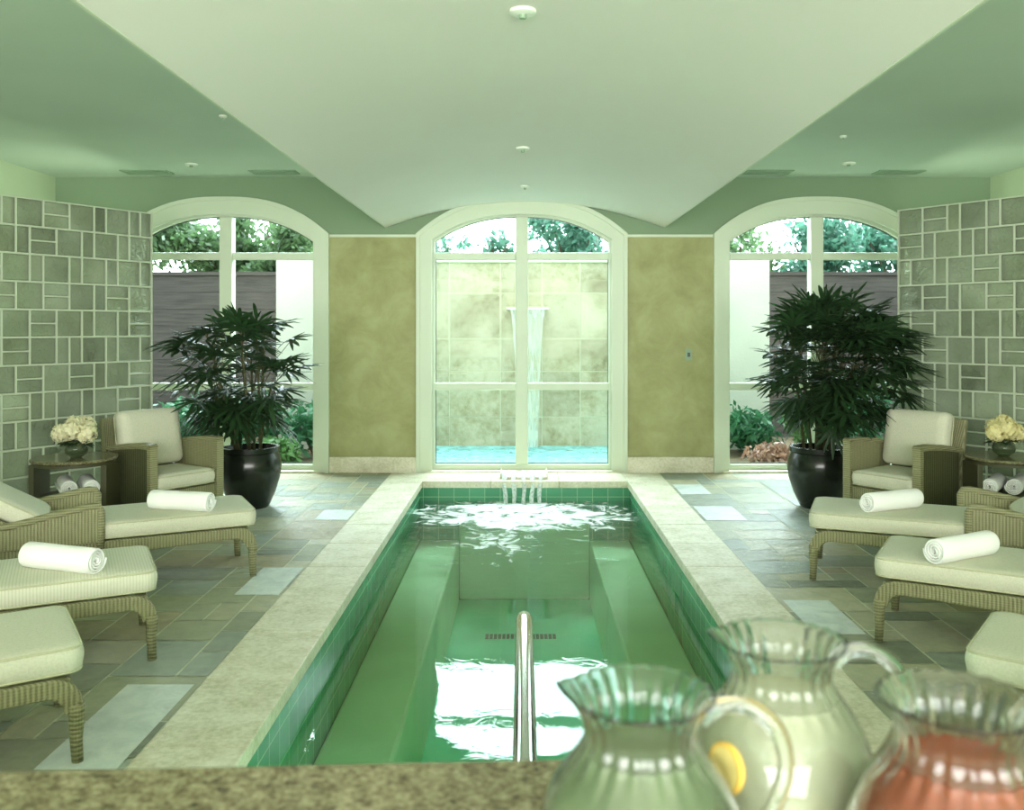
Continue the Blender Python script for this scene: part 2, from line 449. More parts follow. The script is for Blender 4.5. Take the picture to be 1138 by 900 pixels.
# windows
for i, c in enumerate(WIN):
    r = struct(empty(f'window_{i+1}', (c, D, 0)))
    fill2d('casing', [arch(0, 1.09, 0, 2.47, 2.85, p=2.6), arch(0, .93, -.001 if False else .0, 2.41, 2.672)], -.035, -.001, 'window_paint', r, .006)
    fill2d('casing_bead', [arch(0, 1.09, 0, 2.47, 2.85, p=2.6), arch(0, 1.05, 0, 2.45, 2.81, p=2.55)], -.055, -.035, 'window_paint', r, .006)
    fill2d('frame', [arch(0, .966, 0, 2.431, 2.706), arch(0, .905, .075, 2.395, 2.656)], .05, .15, 'window_paint', r, .006)
    MB().box((-.066, .03, .075), (.066, .16, 2.655)).build('mullion', 'window_paint', r, bevel=.01)
    MB().box((-.906, .06, 2.208), (.906, .14, 2.283)).build('transom', 'window_paint', r, bevel=.008)
    MB().box((-.906, .06, .848), (.906, .14, .922)).build('transom', 'window_paint', r, bevel=.008)
    m = MB()  # dark glazing gaskets
    fill2d('gasket', [arch(0, .908, .072, 2.397, 2.659), arch(0, .897, .084, 2.392, 2.647)], .10, .125, 'dark_metal', r)
    MB().add([(x, .112, z) for x, z in arch(0, .9, .08, 2.393, 2.65)], [list(range(27))]).build('glass_pane', 'pane_glass', r, fix=False)
    MB().box((-1.0, -.06, 0), (1.0, .2, .02)).build('threshold', 'limestone', r, bevel=.004)

# slate floor
def ashlar(nx, ny, rg):
    occ = [[False]*ny for _ in range(nx)]; out = []
    sizes = [(3, 2)]*5+[(2, 2)]*3+[(4, 2)]*3+[(2, 1)]*3+[(3, 1)]*1+[(2, 3)]*3+[(3, 3)]*2+[(1, 2)]
    for j in range(ny):
        for i in range(nx):
            if occ[i][j]: continue
            for _ in range(12):
                w, h = rg.choice(sizes)
                if i+w <= nx and j+h <= ny and all(not occ[a][b] for a in range(i, i+w) for b in range(j, j+h)): break
            else: w = h = 1
            for a in range(i, i+w):
                for b in range(j, j+h): occ[a][b] = True
            out.append((i, j, w, h))
    return out
PAL = [(146, 150, 126)]*4+[(158, 162, 134)]*4+[(142, 150, 134)]*3+[(172, 172, 142)]*3+[(178, 176, 146)]*3+[(152, 162, 146)]*3+[(126, 132, 112)]+[(188, 188, 160)]+[(164, 156, 124)]*2
m = MB(); rg = random.Random(21); md_ = .148
def tiles(x0, x1, y0, y1):
    nx = max(1, round((x1-x0)/md_)); ny = max(1, round((y1-y0)/md_)); sx = (x1-x0)/nx; sy = (y1-y0)/ny
    for i, j, w, h in ashlar(nx, ny, rg):
        c = lin(rg.choice(PAL))
        xa, ya, xb, yb = x0+i*sx, y0+j*sy, x0+(i+w)*sx, y0+(j+h)*sy
        g = .005; z = 0
        m.add([(xa+g, ya+g, z), (xb-g, ya+g, z), (xb-g, yb-g, z), (xa+g, yb-g, z)], [(0, 1, 2, 3)], col=c)
tiles(-WX, CX0, YB, D-.0); tiles(CX1, WX, YB, D-.0); tiles(CX0, CX1, YB, CY0)
# the few pale slates in the photograph
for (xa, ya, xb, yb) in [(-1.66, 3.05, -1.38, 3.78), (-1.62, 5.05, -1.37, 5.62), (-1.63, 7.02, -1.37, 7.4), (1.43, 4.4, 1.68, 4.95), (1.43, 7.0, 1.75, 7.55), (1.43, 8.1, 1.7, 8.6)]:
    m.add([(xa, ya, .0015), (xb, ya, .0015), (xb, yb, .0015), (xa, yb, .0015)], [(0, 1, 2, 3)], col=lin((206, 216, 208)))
o = struct(empty('floor'))
m.build('slate_tiles', 'slate', o, tone=True, fix=False)
b_ = MB()
for (xa, xb, ya, yb) in [(-WX, CX0, YB, D), (CX1, WX, YB, D), (CX0, CX1, YB, CY0)]: b_.box((xa, ya, -.12), (xb, yb, -.004))
b_.build('grout_bed', 'grout', o)

# coping slabs
m = MB()
def slabs(x0, x1, y0, y1, along, L=.62):
    n = max(1, round(((y1-y0) if along == 'y' else (x1-x0))/L))
    for k in range(n):
        if along == 'y':
            a = y0+(y1-y0)*k/n; b = y0+(y1-y0)*(k+1)/n; m.box((x0, a+.0015, -.06), (x1, b-.0015, .006))
        else:
            a = x0+(x1-x0)*k/n; b = x0+(x1-x0)*(k+1)/n; m.box((a+.0015, y0, -.06), (b-.0015, y1, .006))
slabs(CX0, PX0+.02, CY0, D-.06, 'y'); slabs(PX1-.02, CX1, CY0, D-.06, 'y')
slabs(PX0+.02, PX1-.02, CY0, PY0+.02, 'x'); slabs(PX0+.02, PX1-.02, PY1-.02, D-.06, 'x')
struct(m.build('pool_coping', 'limestone', bevel=.006, seg=3))

# pool shell
ps = struct(empty('pool_basin'))
BE = .62; BZ = -.57; FZ = -1.15
m = MB()
m.box((PX0-.1, PY0-.1, FZ-.1), (PX0, PY1+.1, -.06)); m.box((PX1, PY0-.1, FZ-.1), (PX1+.1, PY1+.1, -.06))
m.box((PX0, PY0-.1, FZ-.1), (PX1, PY0, -.06)); m.box((PX0, PY1, FZ-.1), (PX1, PY1+.1, -.06))
m.build('waterline_tiles', 'pool_tile', ps)
m = MB().box((PX0, PY0, FZ-.05), (-BE, PY1, BZ)).box((BE+.03, PY0, FZ-.05), (PX1, PY1, BZ))
m.box((-BE, PY1-.012, FZ), (BE+.03, PY1+.05, -.36)); m.build('underwater_bench', 'pool_plaster', ps, bevel=.02)
m = MB().box((-BE, PY0, FZ-.05), (BE+.03, PY1, FZ)); m.box((-BE, PY0, FZ), (BE+.03, 3.0, -.65)); m.box((-BE, 3.0, FZ), (BE+.03, 3.4, -.9))
m.build('pool_floor', 'pool_floor', ps)
m = MB(); rg = random.Random(3)
for (ya, x0, x1, zz) in [(5.68, -.316, .24, FZ), (7.66, -.32, .27, FZ)]:
    for r_ in range(3):
        x = x0
        while x < x1:
            m.box((x, ya+r_*.04, zz+.001), (x+.028, ya+r_*.04+.03, zz+.005)); x += .036
m.build('mosaic_band', 'mosaic', ps)
# two drains under the bench edges
WZ = -.19
m = MB(); nx, ny = 8, 28
for j in range(ny+1):
    for i in range(nx+1): m.v.append(Vector((PX0+(PX1-PX0)*i/nx, PY0+(PY1-PY0)*j/ny, WZ)))
for j in range(ny):
    for i in range(nx): a = j*(nx+1)+i; m.f.append([a, a+1, a+nx+2, a+nx+1]); m.c.append(None)
o = m.build('pool_water', 'pool_water', fix=False, smooth=True); struct(o)

# ------------------------------------------------------------------ indoor water streams + spout
sp = tag(empty('water_spout', (.01, 8.98, 0)), 'low metal lip at the window sill pouring water into the pool', 'spout')
MB().box((-.235, -.12, .012), (.235, .26, .03)).box((-.235, -.12, .012), (-.225, .26, .06)).box((.225, -.12, .012), (.235, .26, .06)).build('lip', 'limestone', sp, bevel=.003)
places = ['leftmost', 'second from the left', 'middle', 'second from the right', 'rightmost']
for k, x in enumerate((-.19, -.095, .01, .10, .18)):
    m = MB(); pts = []; rad = []
    for i in range(14):
        t_ = i/13; y = 8.9-.28*t_; z = .045-.245*t_**2
        pts.append((x*(1-.12*t_)+.006*math.sin(9*t_+k), y, z)); rad.append(.017-.005*t_+.0015*math.sin(9*t_+2*k))
    pts.insert(0, (x, 9.05, .048)); rad.insert(0, .02)
    tag(m.tube(pts, rad, 8, flat=1.5).build('water_stream', 'falling_water', smooth=True),
        f'white stream of falling water, {places[k]} of five spilling into the pool', 'water stream', 'streams spilling over the sill into the pool')

# ------------------------------------------------------------------ outdoors
TW = 11.3
struct(MB().box((-16, 9.56, -.25), (-1.85, 34, -.03)).box((1.85, 9.56, -.25), (16, 34, -.03)).box((-1.85, 11.6, -.25), (1.85, 34, -.03)).build('ground', 'outdoor_soil'))
wf = tag(empty('fountain_wall', (0, TW, 0)), 'tall travertine fountain wall beyond the middle window', 'wall')
m = MB(); rg = random.Random(4)
cols = [(-1.7, -.92), (-.92, -.28), (-.28, .24), (.24, .72), (.72, 1.7)]; rows = [(-.3, .38), (.38, .95), (.95, 1.36), (1.36, 1.93), (1.93, 2.32)]
for ci, (a, b) in enumerate(cols):
    for ri, (c, d) in enumerate(rows):
        k = rg.choice([1, .97, .9, .84, 1, .95]); off = .1*((ri+ci) % 2) if 0 < ri < 4 else 0
        m.box((a+.006, -.02+rg.uniform(0, .006), c+.006), (b-.006, .05, d-.006), col=(k, k*.99, k*.95))
m.build('stone_slabs', 'travertine', wf, tone=True)
MB().box((-1.7, -.009, -.3), (1.7, .3, 2.31)).build('wall_core', 'travertine_joint', wf)
MB().box((-1.72, -.04, 2.315), (1.72, .32, 2.35)).build('capstone', 'travertine_joint', wf, bevel=.01)
bs = tag(empty('outdoor_basin', (0, 0, 0)), 'shallow turquoise fountain basin just outside the middle window', 'basin')
MB().box((-1.7, 9.58, -.3), (1.7, TW-.03, -.12)).build('floor_slab', 'basin_tile', bs)
MB().box((-1.82, 9.58, -.3), (-1.7, TW-.03, .08)).build('side_curb', 'travertine_joint', bs, bevel=.01)
MB().box((1.7, 9.58, -.3), (1.82, TW-.03, .08)).build('side_curb', 'travertine_joint', bs, bevel=.01)
MB().add([(-1.7, 9.58, .02), (1.7, 9.58, .02), (1.7, TW-.03, .02), (-1.7, TW-.03, .02)], [(0, 1, 2, 3)]).build('basin_water', 'basin_water', bs, fix=False)
for sx, nm in ((-1, 'left'), (1, 'right')):
    a, b = sorted((sx*1.72, sx*3.1))
    o = MB().box((a, TW, -.1), (b, TW+.25, 2.42)).build('garden_wall', 'stucco', bevel=.01)
    tag(o, f'pale stucco garden wall seen through the {nm} window beside the dark fence', 'wall', 'stucco garden walls beside the fountain')
fo = tag(empty('fountain_spout', (.06, TW, 1.72)), 'metal sheet spout high on the travertine wall outside', 'spout')
MB().box((-.26, -.22, 0), (.26, 0, .03)).build('lip', 'window_paint', fo, bevel=.004)
m = MB(); n = 14; vs = []; nn = 12
for i in range(n+1):
    t_ = i/n; w = .22-.10*math.sqrt(t_); y = TW-.22-.16*math.sqrt(t_); z = 1.735-1.69*t_
    for j in range(nn+1):
        u = -1+2*j/nn; vs.append((.06+w*u, y+.008*math.sin(7*u+5*t_), z))
for i in range(n+1):
    pass
N_ = len(vs); vs += [(x, y+.006, z) for x, y, z in vs]; fs = []
for i in range(n):
    for j in range(nn):
        a = i*(nn+1)+j; fs += [(a, a+1, a+nn+2, a+nn+1), (a+N_, a+nn+1+N_, a+nn+2+N_, a+1+N_)]
tag(MB().add(vs, fs).build('waterfall', 'thin_waterfall', smooth=True, fix=False), 'thin sheet of water falling down the travertine wall outside', 'waterfall')

for sx, nm in ((-1, 'left'), (1, 'right')):
    f = tag(empty('board_fence', (sx*3.1, 12.6, 0)), f'dark brown horizontal board fence seen through the {nm} window', 'fence', 'board fences in the garden')
    m = MB(); z = -.12
    while z < 2.2:
        a, b = sorted((0, sx*7)); m.box((a, 0, z), (b, .03, z+.2325)); m.box((a, .028, z-.02), (b, .05, z+.25)); z += .235
    m.build('board_panel', 'fence_wood', f, bevel=.004)
    a, b = sorted((0, sx*7)); MB().box((a, -.03, z), (b, .08, z+.05)).build('cap_rail', 'fence_wood', f)
    for k in range(4):
        x = sx*(.3+k*2.0); MB().box((x-.05, .03, -.1), (x+.05, .12, z)).build('post', 'fence_wood', f)

def leaves(m, centre, rad, n, ls, rg, droop=0, shell=.5):
    c = Vector(centre)
    for _ in range(n):
        while True:
            d = Vector((rg.gauss(0, 1), rg.gauss(0, 1), rg.gauss(0, 1)))
            if d.length > .1: break
        d.normalize(); r_ = shell+(1-shell)*rg.random()
        p = c+Vector((d.x*rad[0]*r_, d.y*rad[1]*r_, d.z*rad[2]*r_))
        a = Vector((rg.uniform(-1, 1), rg.uniform(-1, 1), rg.uniform(-1, 1))).normalized()
        b = a.cross(Vector((rg.uniform(-1, 1), rg.uniform(-1, 1), rg.uniform(-1, 1)))).normalized()
        s = ls*rg.uniform(.6, 1.3)
        m.add([p-a*s, p-b*s*.45+a*s*.1, p+a*s, p+b*s*.45+a*s*.1], [(0, 1, 2, 3)])
def tree(x, y, zc, rx, rz, n, mat, label, seed, ls=.078):
    n = int(n*1.9); rg = random.Random(seed); e = tag(empty('tree', (x, y, 0)), label, 'tree', 'trees beyond the garden walls')
    m = MB()
    for k in range(14):
        a = rg.uniform(0, 2*PI); q = rg.uniform(.1, .75)
        leaves(m, (rx*q*math.cos(a), rx*q*math.sin(a), zc+rz*rg.uniform(-.5, .5)), (rx*.42, rx*.42, rz*.4), n//14, ls, rg, shell=.2)
    m.build('crown', mat, e, fix=False)
    t = MB().tube([(0, 0, -.1), (.05, 0, zc*.5), (0, .05, zc)], [.13, .1, .05], 8)
    for k in range(5):
        a = 2*PI*k/5+.3; t.tube([(0, .02, zc*.7), (rx*.5*math.cos(a), rx*.5*math.sin(a), zc+rz*.3)], [.05, .015], 6)
    t.build('trunk', 'trunk', e, smooth=True)
tree(-6.9, 15.8, 3.1, 1.2, 1.3, 3000, 'tree_leaf', 'dense green tree above the left fence, nearest the glass block wall', 31)
tree(-5.45, 16.6, 2.9, 1.1, 1.1, 3000, 'tree_leaf', 'green tree above the left fence, behind the mullion of the left window', 39)
tree(-4.1, 15.9, 2.85, 1.0, 1.0, 2400, 'tree_leaf', 'green tree above the left fence, beside the pale stucco wall', 32)
tree(-1.6, 17.5, 2.9, .6, .6, 230, 'tree_leaf_blue', 'thin pale tree in the upper left pane of the middle window', 33)
tree(-.45, 17.2, 2.9, .45, .6, 200, 'tree_leaf_blue', 'small sparse tree just left of the middle window mullion', 38)
tree(.9, 16.4, 3.0, 1.15, .95, 1500, 'tree_leaf_blue', 'leafy tree filling the upper right pane of the middle window', 34)
tree(4.2, 16.6, 2.7, .95, .9, 900, 'tree_leaf', 'airy tree in the upper left pane of the right window', 35)
tree(5.3, 15.9, 2.75, 1.0, 1.0, 1700, 'tree_leaf_blue', 'leafy tree behind the mullion of the right window', 40)
tree(6.9, 16.3, 2.8, 1.2, 1.0, 2300, 'tree_leaf_blue', 'blue green tree in the upper right pane of the right window', 36)
def shrub(x, y, r, h, mat, n, label, seed, ls=.06):
    rg = random.Random(seed); e = tag(empty('shrub', (x, y, -.04)), label, 'shrub', 'shrubs outside the side windows')
    m = MB()
    for k in range(5): leaves(m, (rg.uniform(-.4, .4)*r, rg.uniform(-.4, .4)*r, h*rg.uniform(.4, .65)), (r*.7, r*.7, h*.42), n//5, ls, rg, shell=.3)
    m.build('foliage', mat, e, fix=False)
    t = MB()
    for k in range(5):
        a = 2*PI*k/5; t.tube([(0, 0, 0), (r*.5*math.cos(a), r*.5*math.sin(a), h*.6)], [.012, .005], 5)
    t.build('stem', 'trunk', e)
shrub(-2.45, 10.6, .42, .74, 'shrub_leaf', 900, 'bushy green shrub outside the left window beside its right frame', 41)
shrub(-3.2, 10.75, .45, .8, 'shrub_leaf', 900, 'green shrub outside the left window behind the potted palm', 42)
shrub(-4.1, 10.9, .5, .75, 'shrub_leaf', 700, 'green shrub outside the left window next to the glass block wall', 43)
shrub(-2.75, 10.1, .25, .3, 'shrub_light', 420, 'low light green plant outside the left window', 44)
shrub(2.75, 10.9, .4, .62, 'shrub_leaf', 800, 'green shrub outside the right window beside its left frame', 45)
shrub(2.75, 10.05, .33, .3, 'shrub_pink', 900, 'low pink leaved plant at the foot of the right window', 46, .035)
shrub(3.45, 10.7, .42, .7, 'shrub_light', 800, 'light green shrub outside the right window behind the potted palm', 47)
shrub(4.2, 11.0, .55, .95, 'shrub_leaf', 900, 'tall shrub outside the right window seen above the armchair', 48)

# ------------------------------------------------------------------ glass block walls
G = .215
LROWS = ['vvSvSPSvSS', 'SvSvSPvSSP', 'vSvSvSvSPv', 'SPvSPSPSvS', 'PvSvSPSvPS', 'vSvSvvSPSv', 'PSvPSPSvSS', 'vPSvSvvPvS', 'SPvSvSvvPS', 'vSPSSvSvSP', 'PvSSPvSvSS', 'SvPSvSPSvS']
RROWS = ['SPvSvSPvSS', 'PvSvvSPSvS', 'vSvSPSvSPS', 'SPvSPvSPSS', 'vPSvSvSPvS', 'SPSvvPvSPS', 'vSvvPSvSPS', 'SvSvSvPSvS', 'vSSPvSPSvS', 'PSvSPvSSPS', 'SvPSvSSvPS', 'vSPvSSPSvS']
def block_wall(name, org, d, rowsdef, length, flip):
    e = struct(empty(name, (org[0], org[1], 0), math.atan2(d[1], d[0])))
    gr = MB(); gl = MB(); w = .007; rg = random.Random(5)
    for r_, row in enumerate(rowsdef):
        z1 = 2.5-r_*G; z0 = z1-G
        if z0 < 0: z0 = 0
        x = 0.0; k = 0; seq = row*3
        gr.box((0, -.046, z0-w), (length, .046, z0+w))
        while x < length-.02 and k < len(seq):
            c = seq[k]; k += 1; L = G if c in 'SP' else G/2; x1 = min(x+L, length)
            gr.box((x1-w, -.0455, z0+w), (x1+w, .0455, z1))
            if c == 'P' and z1-z0 > .15:
                zm = (z0+z1)/2; gr.box((x+w, -.045, zm-w*.8), (x1-w, .045, zm+w*.8))
                rs = [(z0+w, zm-w*.8), (zm+w*.8, z1-w)]
            else: rs = [(z0+w, z1-w)]
            tn = rg.uniform(.78, 1.12)
            for a, b in rs: gl.box((x+w*.9, -.04, a), (x1-w*.9, .04, b), col=(tn, tn, tn*rg.uniform(.97, 1.03)))
            x = x1
    gr.box((-.012, -.046, 0), (0.0, .046, 2.5)); gr.box((-.012, -.047, 2.492), (length, .047, 2.502))
    gr.build('grout_lines', 'block_grout', e)
    gl.build('glass_blocks', 'glass_block', e, bevel=.01, seg=3, tone=True)
dl = Vector((-.609, -1, 0)).normalized(); dr = Vector((.575, -.84, 0)).normalized()
block_wall('wall_glass_block_left', (-3.29, 7.9), dl, LROWS, (WX-3.29)/abs(dl.x)-.03, False)
block_wall('wall_glass_block_right', (3.24, 7.69), dr, RROWS, (WX-3.24)/abs(dr.x)-.03, True)

# ------------------------------------------------------------------ cushions
def cushion_mb(L, W, H, rc=.07, nu=22, nv=14, crown=.35, sag=None, mat=None):
    """soft slab: plan corners rounded, top crowned; x 0..L, y -W/2..W/2, z 0..H"""
    m = MB(); nz = 6; rings = []
    def outline(inset, n=64):
        pts = []; hx, hy = L/2-inset, W/2-inset; r_ = max(.004, rc-inset*.6)
        per = [(hx-r_, hy-r_, 0), (-hx+r_, hy-r_, 90), (-hx+r_, -hy+r_, 180), (hx-r_, -hy+r_, 270)]
        for (cx, cy, a0) in per:
            for k in range(n//4):
                a = R(a0+90*k/(n//4-1)); pts.append((L/2+cx+r_*math.cos(a), cy+r_*math.sin(a)))
        return pts
    e = H*.5
    prof = []
    for k in range(9):
        a = -PI/2+PI*k/8
        prof.append((e*.42*(1-math.cos(a)), H/2+(H/2)*.86*math.sin(a)))
    base = [(min(L, W)*.32, .0), (min(L, W)*.15, .0)]
    full = [(i_, .0) for i_ in (min(L, W)*.42, min(L, W)*.2, min(L, W)*.08)]+prof+[(min(L, W)*.06, H*.97), (min(L, W)*.13, H), (min(L, W)*.25, H*1.04), (min(L, W)*.42, H*1.06)]
    vs = []; n = 64
    for (ins, z) in full:
        for p in outline(ins, n): vs.append((p[0], p[1], z))
    fs = [(j*n+k, j*n+(k+1) % n, (j+1)*n+(k+1) % n, (j+1)*n+k) for j in range(len(full)-1) for k in range(n)]
    fs += [list(range(n))[::-1], list(range((len(full)-1)*n, len(full)*n))]
    if sag: vs = [(x, y, z+sag(x, y, z)) for x, y, z in vs]
    m.add(vs, fs, mat)
    def pipe(zf, ins):
        p = [(x, y, H*zf+(sag(x, y, H*zf) if sag else 0)) for x, y in outline(ins, n)]
        # drop doubled points at the corners
        q = [p[0]]
        for a in p[1:]:
            if (Vector(a)-Vector(q[-1])).length > 1e-4: q.append(a)
        if (Vector(q[0])-Vector(q[-1])).length < 1e-4: q.pop()
        return MB().loop(q, .0045, 6, mat)
    return m, pipe

# ------------------------------------------------------------------ chaise longues
def make_chaise():
    e = empty('chaise_longue')
    fr = MB()
    W = .28; ZT = .30
    def rail(y0, y1):
        top = []; bot = []
        for i in range(9):
            a = PI-PI/2*i/8; top.append((.085+.105*math.cos(a), ZT-.105+.105*math.sin(a)))
            bot.append((.10+.062*math.cos(a), ZT-.132+.066*math.sin(a)))
        for x, zb in ((.2, .234), (.5, .224), (.9, .224), (1.3, .228), (1.72, .23)): top.append((x, ZT)); bot.append((x, zb))
        fr.ribbon(top, bot, y0, y1)
    rail(W-.03, W+.005); rail(-W-.005, -W+.03)
    # foot apron between the two curved knees
    pts_t = []; pts_b = []
    for i in range(13):
        u = -1+2*i/12; y = u*(W-.03); pts_t.append((y, ZT-.012)); pts_b.append((y, .225+(-.03)*(abs(u)**6)))
    rot = Matrix.Rotation(PI/2, 4, 'Z')
    fr.ribbon(pts_t, pts_b, -.055, -.015, rot)
    fr.box((1.69, -W+.03, .25), (1.72, W-.03, ZT))
    for k in range(10): fr.box((.1+k*.16, -W+.03, .27), (.2+k*.16, W-.03, .292))
    fr.build('frame', 'wicker', e, bevel=.008)
    for sy in (-1, 1):
        pts = [(.006, sy*(W-.012), .20), (.0, sy*(W-.012), .17), (.002, sy*(W-.010), .08), (-.002, sy*(W-.006), 0)]
        MB().tube(pts, [.031, .027, .021, .019], 12).build('leg', 'wicker_ring', e, smooth=True)
        pts = [(1.66, sy*(W-.012), .24), (1.665, sy*(W-.012), .12), (1.68, sy*(W-.008), 0)]
        MB().tube(pts, [.028, .024, .019], 12).build('leg', 'wicker_ring', e, smooth=True)
    # arms: a woven panel with a rolled rim that drops towards the back
    for sy in (-1, 1):
        y0, y1 = sorted((sy*(W+.0), sy*(W+.028)))
        top = [(.84, .495), (.95, .482), (1.1, .455), (1.25, .425), (1.42, .40), (1.6, .39)]
        bot = [(.84, .30), (.95, .30), (1.1, .30), (1.25, .30), (1.42, .30), (1.6, .30)]
        a = MB().ribbon(top, bot, y0, y1).build('armrest', 'wicker', e, bevel=.005)
        yc = sy*(W+.014)
        rim = [(.835, yc, .25), (.832, yc, .36), (.83, yc, .47), (.845, yc, .498), (.88, yc, .502)]+[(x, yc, z+.008) for x, z in top[1:]]+[(1.68, yc, .36)]
        MB().tube(rim, .021, 8).build('rim', 'wicker_ring', a, smooth=True)
    # reclined back frame
    bt = Matrix.Translation((1.12, 0, .32)) @ Matrix.Rotation(-R(31), 4, 'Y')
    MB().box((0, -W+.035, -.02), (.68, W-.035, .012), bt).build('backrest', 'wicker', e, bevel=.008)
    def sag(x, y, z): return .012*math.sin(x*5.2+1.2)*(1 if z > .03 else .0)
    m, pipe = cushion_mb(1.18, .57, .094, .06, sag=sag, mat=Matrix.Translation((-.028, 0, ZT+.002)))
    c = m.build('seat_cushion', 'fabric', e, smooth=True)
    pipe(.12, .008).build('piping', 'piping', c, smooth=True); pipe(.86, .008).build('piping', 'piping', c, smooth=True)
    m, pipe = cushion_mb(.68, .52, .11, .06, mat=bt @ Matrix.Translation((.02, 0, .014)))
    c = m.build('back_cushion', 'fabric', e, smooth=True)
    pipe(.86, .008).build('piping', 'piping', c, smooth=True)
    return e
ch0 = make_chaise(); used = False
CH = [(-1.755, 5.68, PI+R(27), 'wicker chaise longue on the left side, farthest from the bar, near the left armchair'),
      (-1.80, 4.31, PI+R(27), 'wicker chaise longue on the left side, middle of three, with a rolled towel'),
      (-1.69, 3.34, PI+R(33), 'wicker chaise longue nearest the granite bar on the left, without a towel'),
      (1.83, 5.61, -R(22), 'wicker chaise longue on the right side, farthest from the bar, near the right armchair'),
      (1.84, 4.54, -R(30), 'wicker chaise longue on the right side, middle of three, with a rolled towel'),
      (1.69, 3.28, -R(37), 'wicker chaise longue nearest the glass pitchers on the right, cut by the frame')]
stripe_objs = []
for i, (x, y, a, lab) in enumerate(CH):
    o = ch0 if i == 0 else copy_tree(ch0)
    o.location = (x, y, 0); o.rotation_euler = (0, 0, a); tag(o, lab, 'lounge chair', 'chaise longues along the pool')
    if i == 1:
        for c in o.children:
            if c.name.startswith('seat_cushion'):
                c.data = c.data.copy(); c.data.materials[0] = MAT['fabric_stripe']

# ------------------------------------------------------------------ rolled towels
def towel_mb(L, r0):
    m = MB(); n = 150; turns = 4.2; pts = []
    for i in range(n+1):
        t_ = i/n; r_ = .012+(r0-.012)*t_; a = 2*PI*turns*t_-PI*.4; pts.append((r_*math.cos(a), r_*math.sin(a)))
    vs = []; xs = [-L/2, -L/2+.008, -L*.25, 0.01, L*.25, L/2-.008, L/2]; sc = [.94, 1, 1.01, .985, 1.01, 1, .94]
    th = .0085
    for x, s in zip(xs, sc):
        for i, (a, b) in enumerate(pts):
            vs.append((x+(.004*math.sin(i*.21) if abs(x) > L*.4 else 0), a*s, b*s))
        for i, (a, b) in enumerate(pts):
            l = math.hypot(a, b); k = (l-th)/l; vs.append((x+(.004*math.sin(i*.21) if abs(x) > L*.4 else 0), a*s*k, b*s*k))
    N = 2*(n+1); fs = []
    for j in range(len(xs)-1):
        for i in range(n):
            fs.append((j*N+i, j*N+i+1, (j+1)*N+i+1, (j+1)*N+i)); q = n+1
            fs.append((j*N+q+i, (j+1)*N+q+i, (j+1)*N+q+i+1, j*N+q+i+1))
        fs.append((j*N, (j+1)*N, (j+1)*N+n+1, j*N+n+1)); fs.append((j*N+n, j*N+N-1, (j+1)*N+N-1, (j+1)*N+n))
    for j in (0, len(xs)-1):
        for i in range(n): fs.append((j*N+i, j*N+i+1, j*N+n+2+i, j*N+n+1+i))
    return m.add(vs, fs)
tw0 = towel_mb(.40, .064).build('rolled_towel', 'towel', smooth=True)
TW_ = [(-2.05, 5.40, -R(14), 'rolled white towel on the far left chaise longue', .465),
       (-2.08, 4.06, -R(19), 'rolled white towel on the middle left chaise longue', .465),
       (2.22, 5.41, R(24), 'rolled white towel on the far right chaise longue', .465),
       (2.08, 4.26, R(28), 'rolled white towel on the middle right chaise longue', .465)]
for i, (x, y, a, lab, z) in enumerate(TW_):
    o = tw0 if i == 0 else copy_tree(tw0)
    o.location = (x, y, z); o.rotation_euler = (0, 0, a); tag(o, lab, 'towel', 'rolled towels on the chaise longues')

# ------------------------------------------------------------------ armchairs
def make_armchair(mir):
    """x = depth (0 back .. .60 front), y = width; faces +x. mir: which y side is nearest the camera"""
    e = empty('armchair'); W = .29; Dp = .56
    for sy in (-1, 1):
        y0, y1 = sorted((sy*(W-.028), sy*W))
        a = MB().ribbon([(.0, .60), (.2, .635), (.42, .655), (Dp, .655)], [(.02, .02), (.2, .02), (.42, .02), (Dp, .02)], y0, y1).build('armrest', 'wicker' if sy != mir else 'wicker', e, bevel=.006)
        yc = sy*(W-.014)
        MB().ribbon([(.0, .615), (.2, .65), (.42, .672), (Dp, .672), (Dp+.02, .655)], [(.0, .59), (.2, .62), (.42, .642), (Dp, .642), (Dp+.0, .64)], yc-.03, yc+.03).ribbon([(Dp-.03, .66), (Dp+.012, .66)], [(Dp-.03, .02), (Dp+.012, .02)], yc-.03, yc+.03).build('rim', 'wicker_ring', a, bevel=.008)
        yo = sorted((sy*W, sy*(W+.004)))
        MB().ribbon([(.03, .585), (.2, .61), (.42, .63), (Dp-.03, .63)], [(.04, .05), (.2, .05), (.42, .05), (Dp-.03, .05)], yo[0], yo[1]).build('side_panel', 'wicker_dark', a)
        for x in (.05, Dp-.03):
            MB().tube([(x, sy*(W-.02), .03), (x, sy*(W-.02), 0)], .018, 8).build('leg', 'dark_wicker', e)
    bt = Matrix.Rotation(-R(10), 4, 'Y')
    MB().box((-.03, -W+.01, .05), (.012, W-.01, .83), Matrix.Translation((.03, 0, 0)) @ bt).build('backrest', 'wicker', e, bevel=.012)
    MB().box((.05, -W+.028, .12), (Dp-.01, W-.028, .32)).build('seat_frame', 'wicker', e, bevel=.01)
    m, pipe = cushion_mb(.52, .50, .12, .05, mat=Matrix.Translation((.06, 0, .325)))
    c = m.build('seat_cushion', 'fabric', e, smooth=True); pipe(.14, .006).build('piping', 'piping', c, smooth=True); pipe(.86, .006).build('piping', 'piping', c, smooth=True)
    bm_ = Matrix.Translation((.055, 0, .44)) @ Matrix.Rotation(-R(10), 4, 'Y') @ Matrix.Rotation(-PI/2, 4, 'Y') @ Matrix.Translation((0, 0, -.13))
    m, pipe = cushion_mb(.43, .50, .13, .05, mat=bm_)
    c = m.build('back_cushion', 'fabric', e, smooth=True); pipe(.86, .006).build('piping', 'piping', c, smooth=True)
    return e
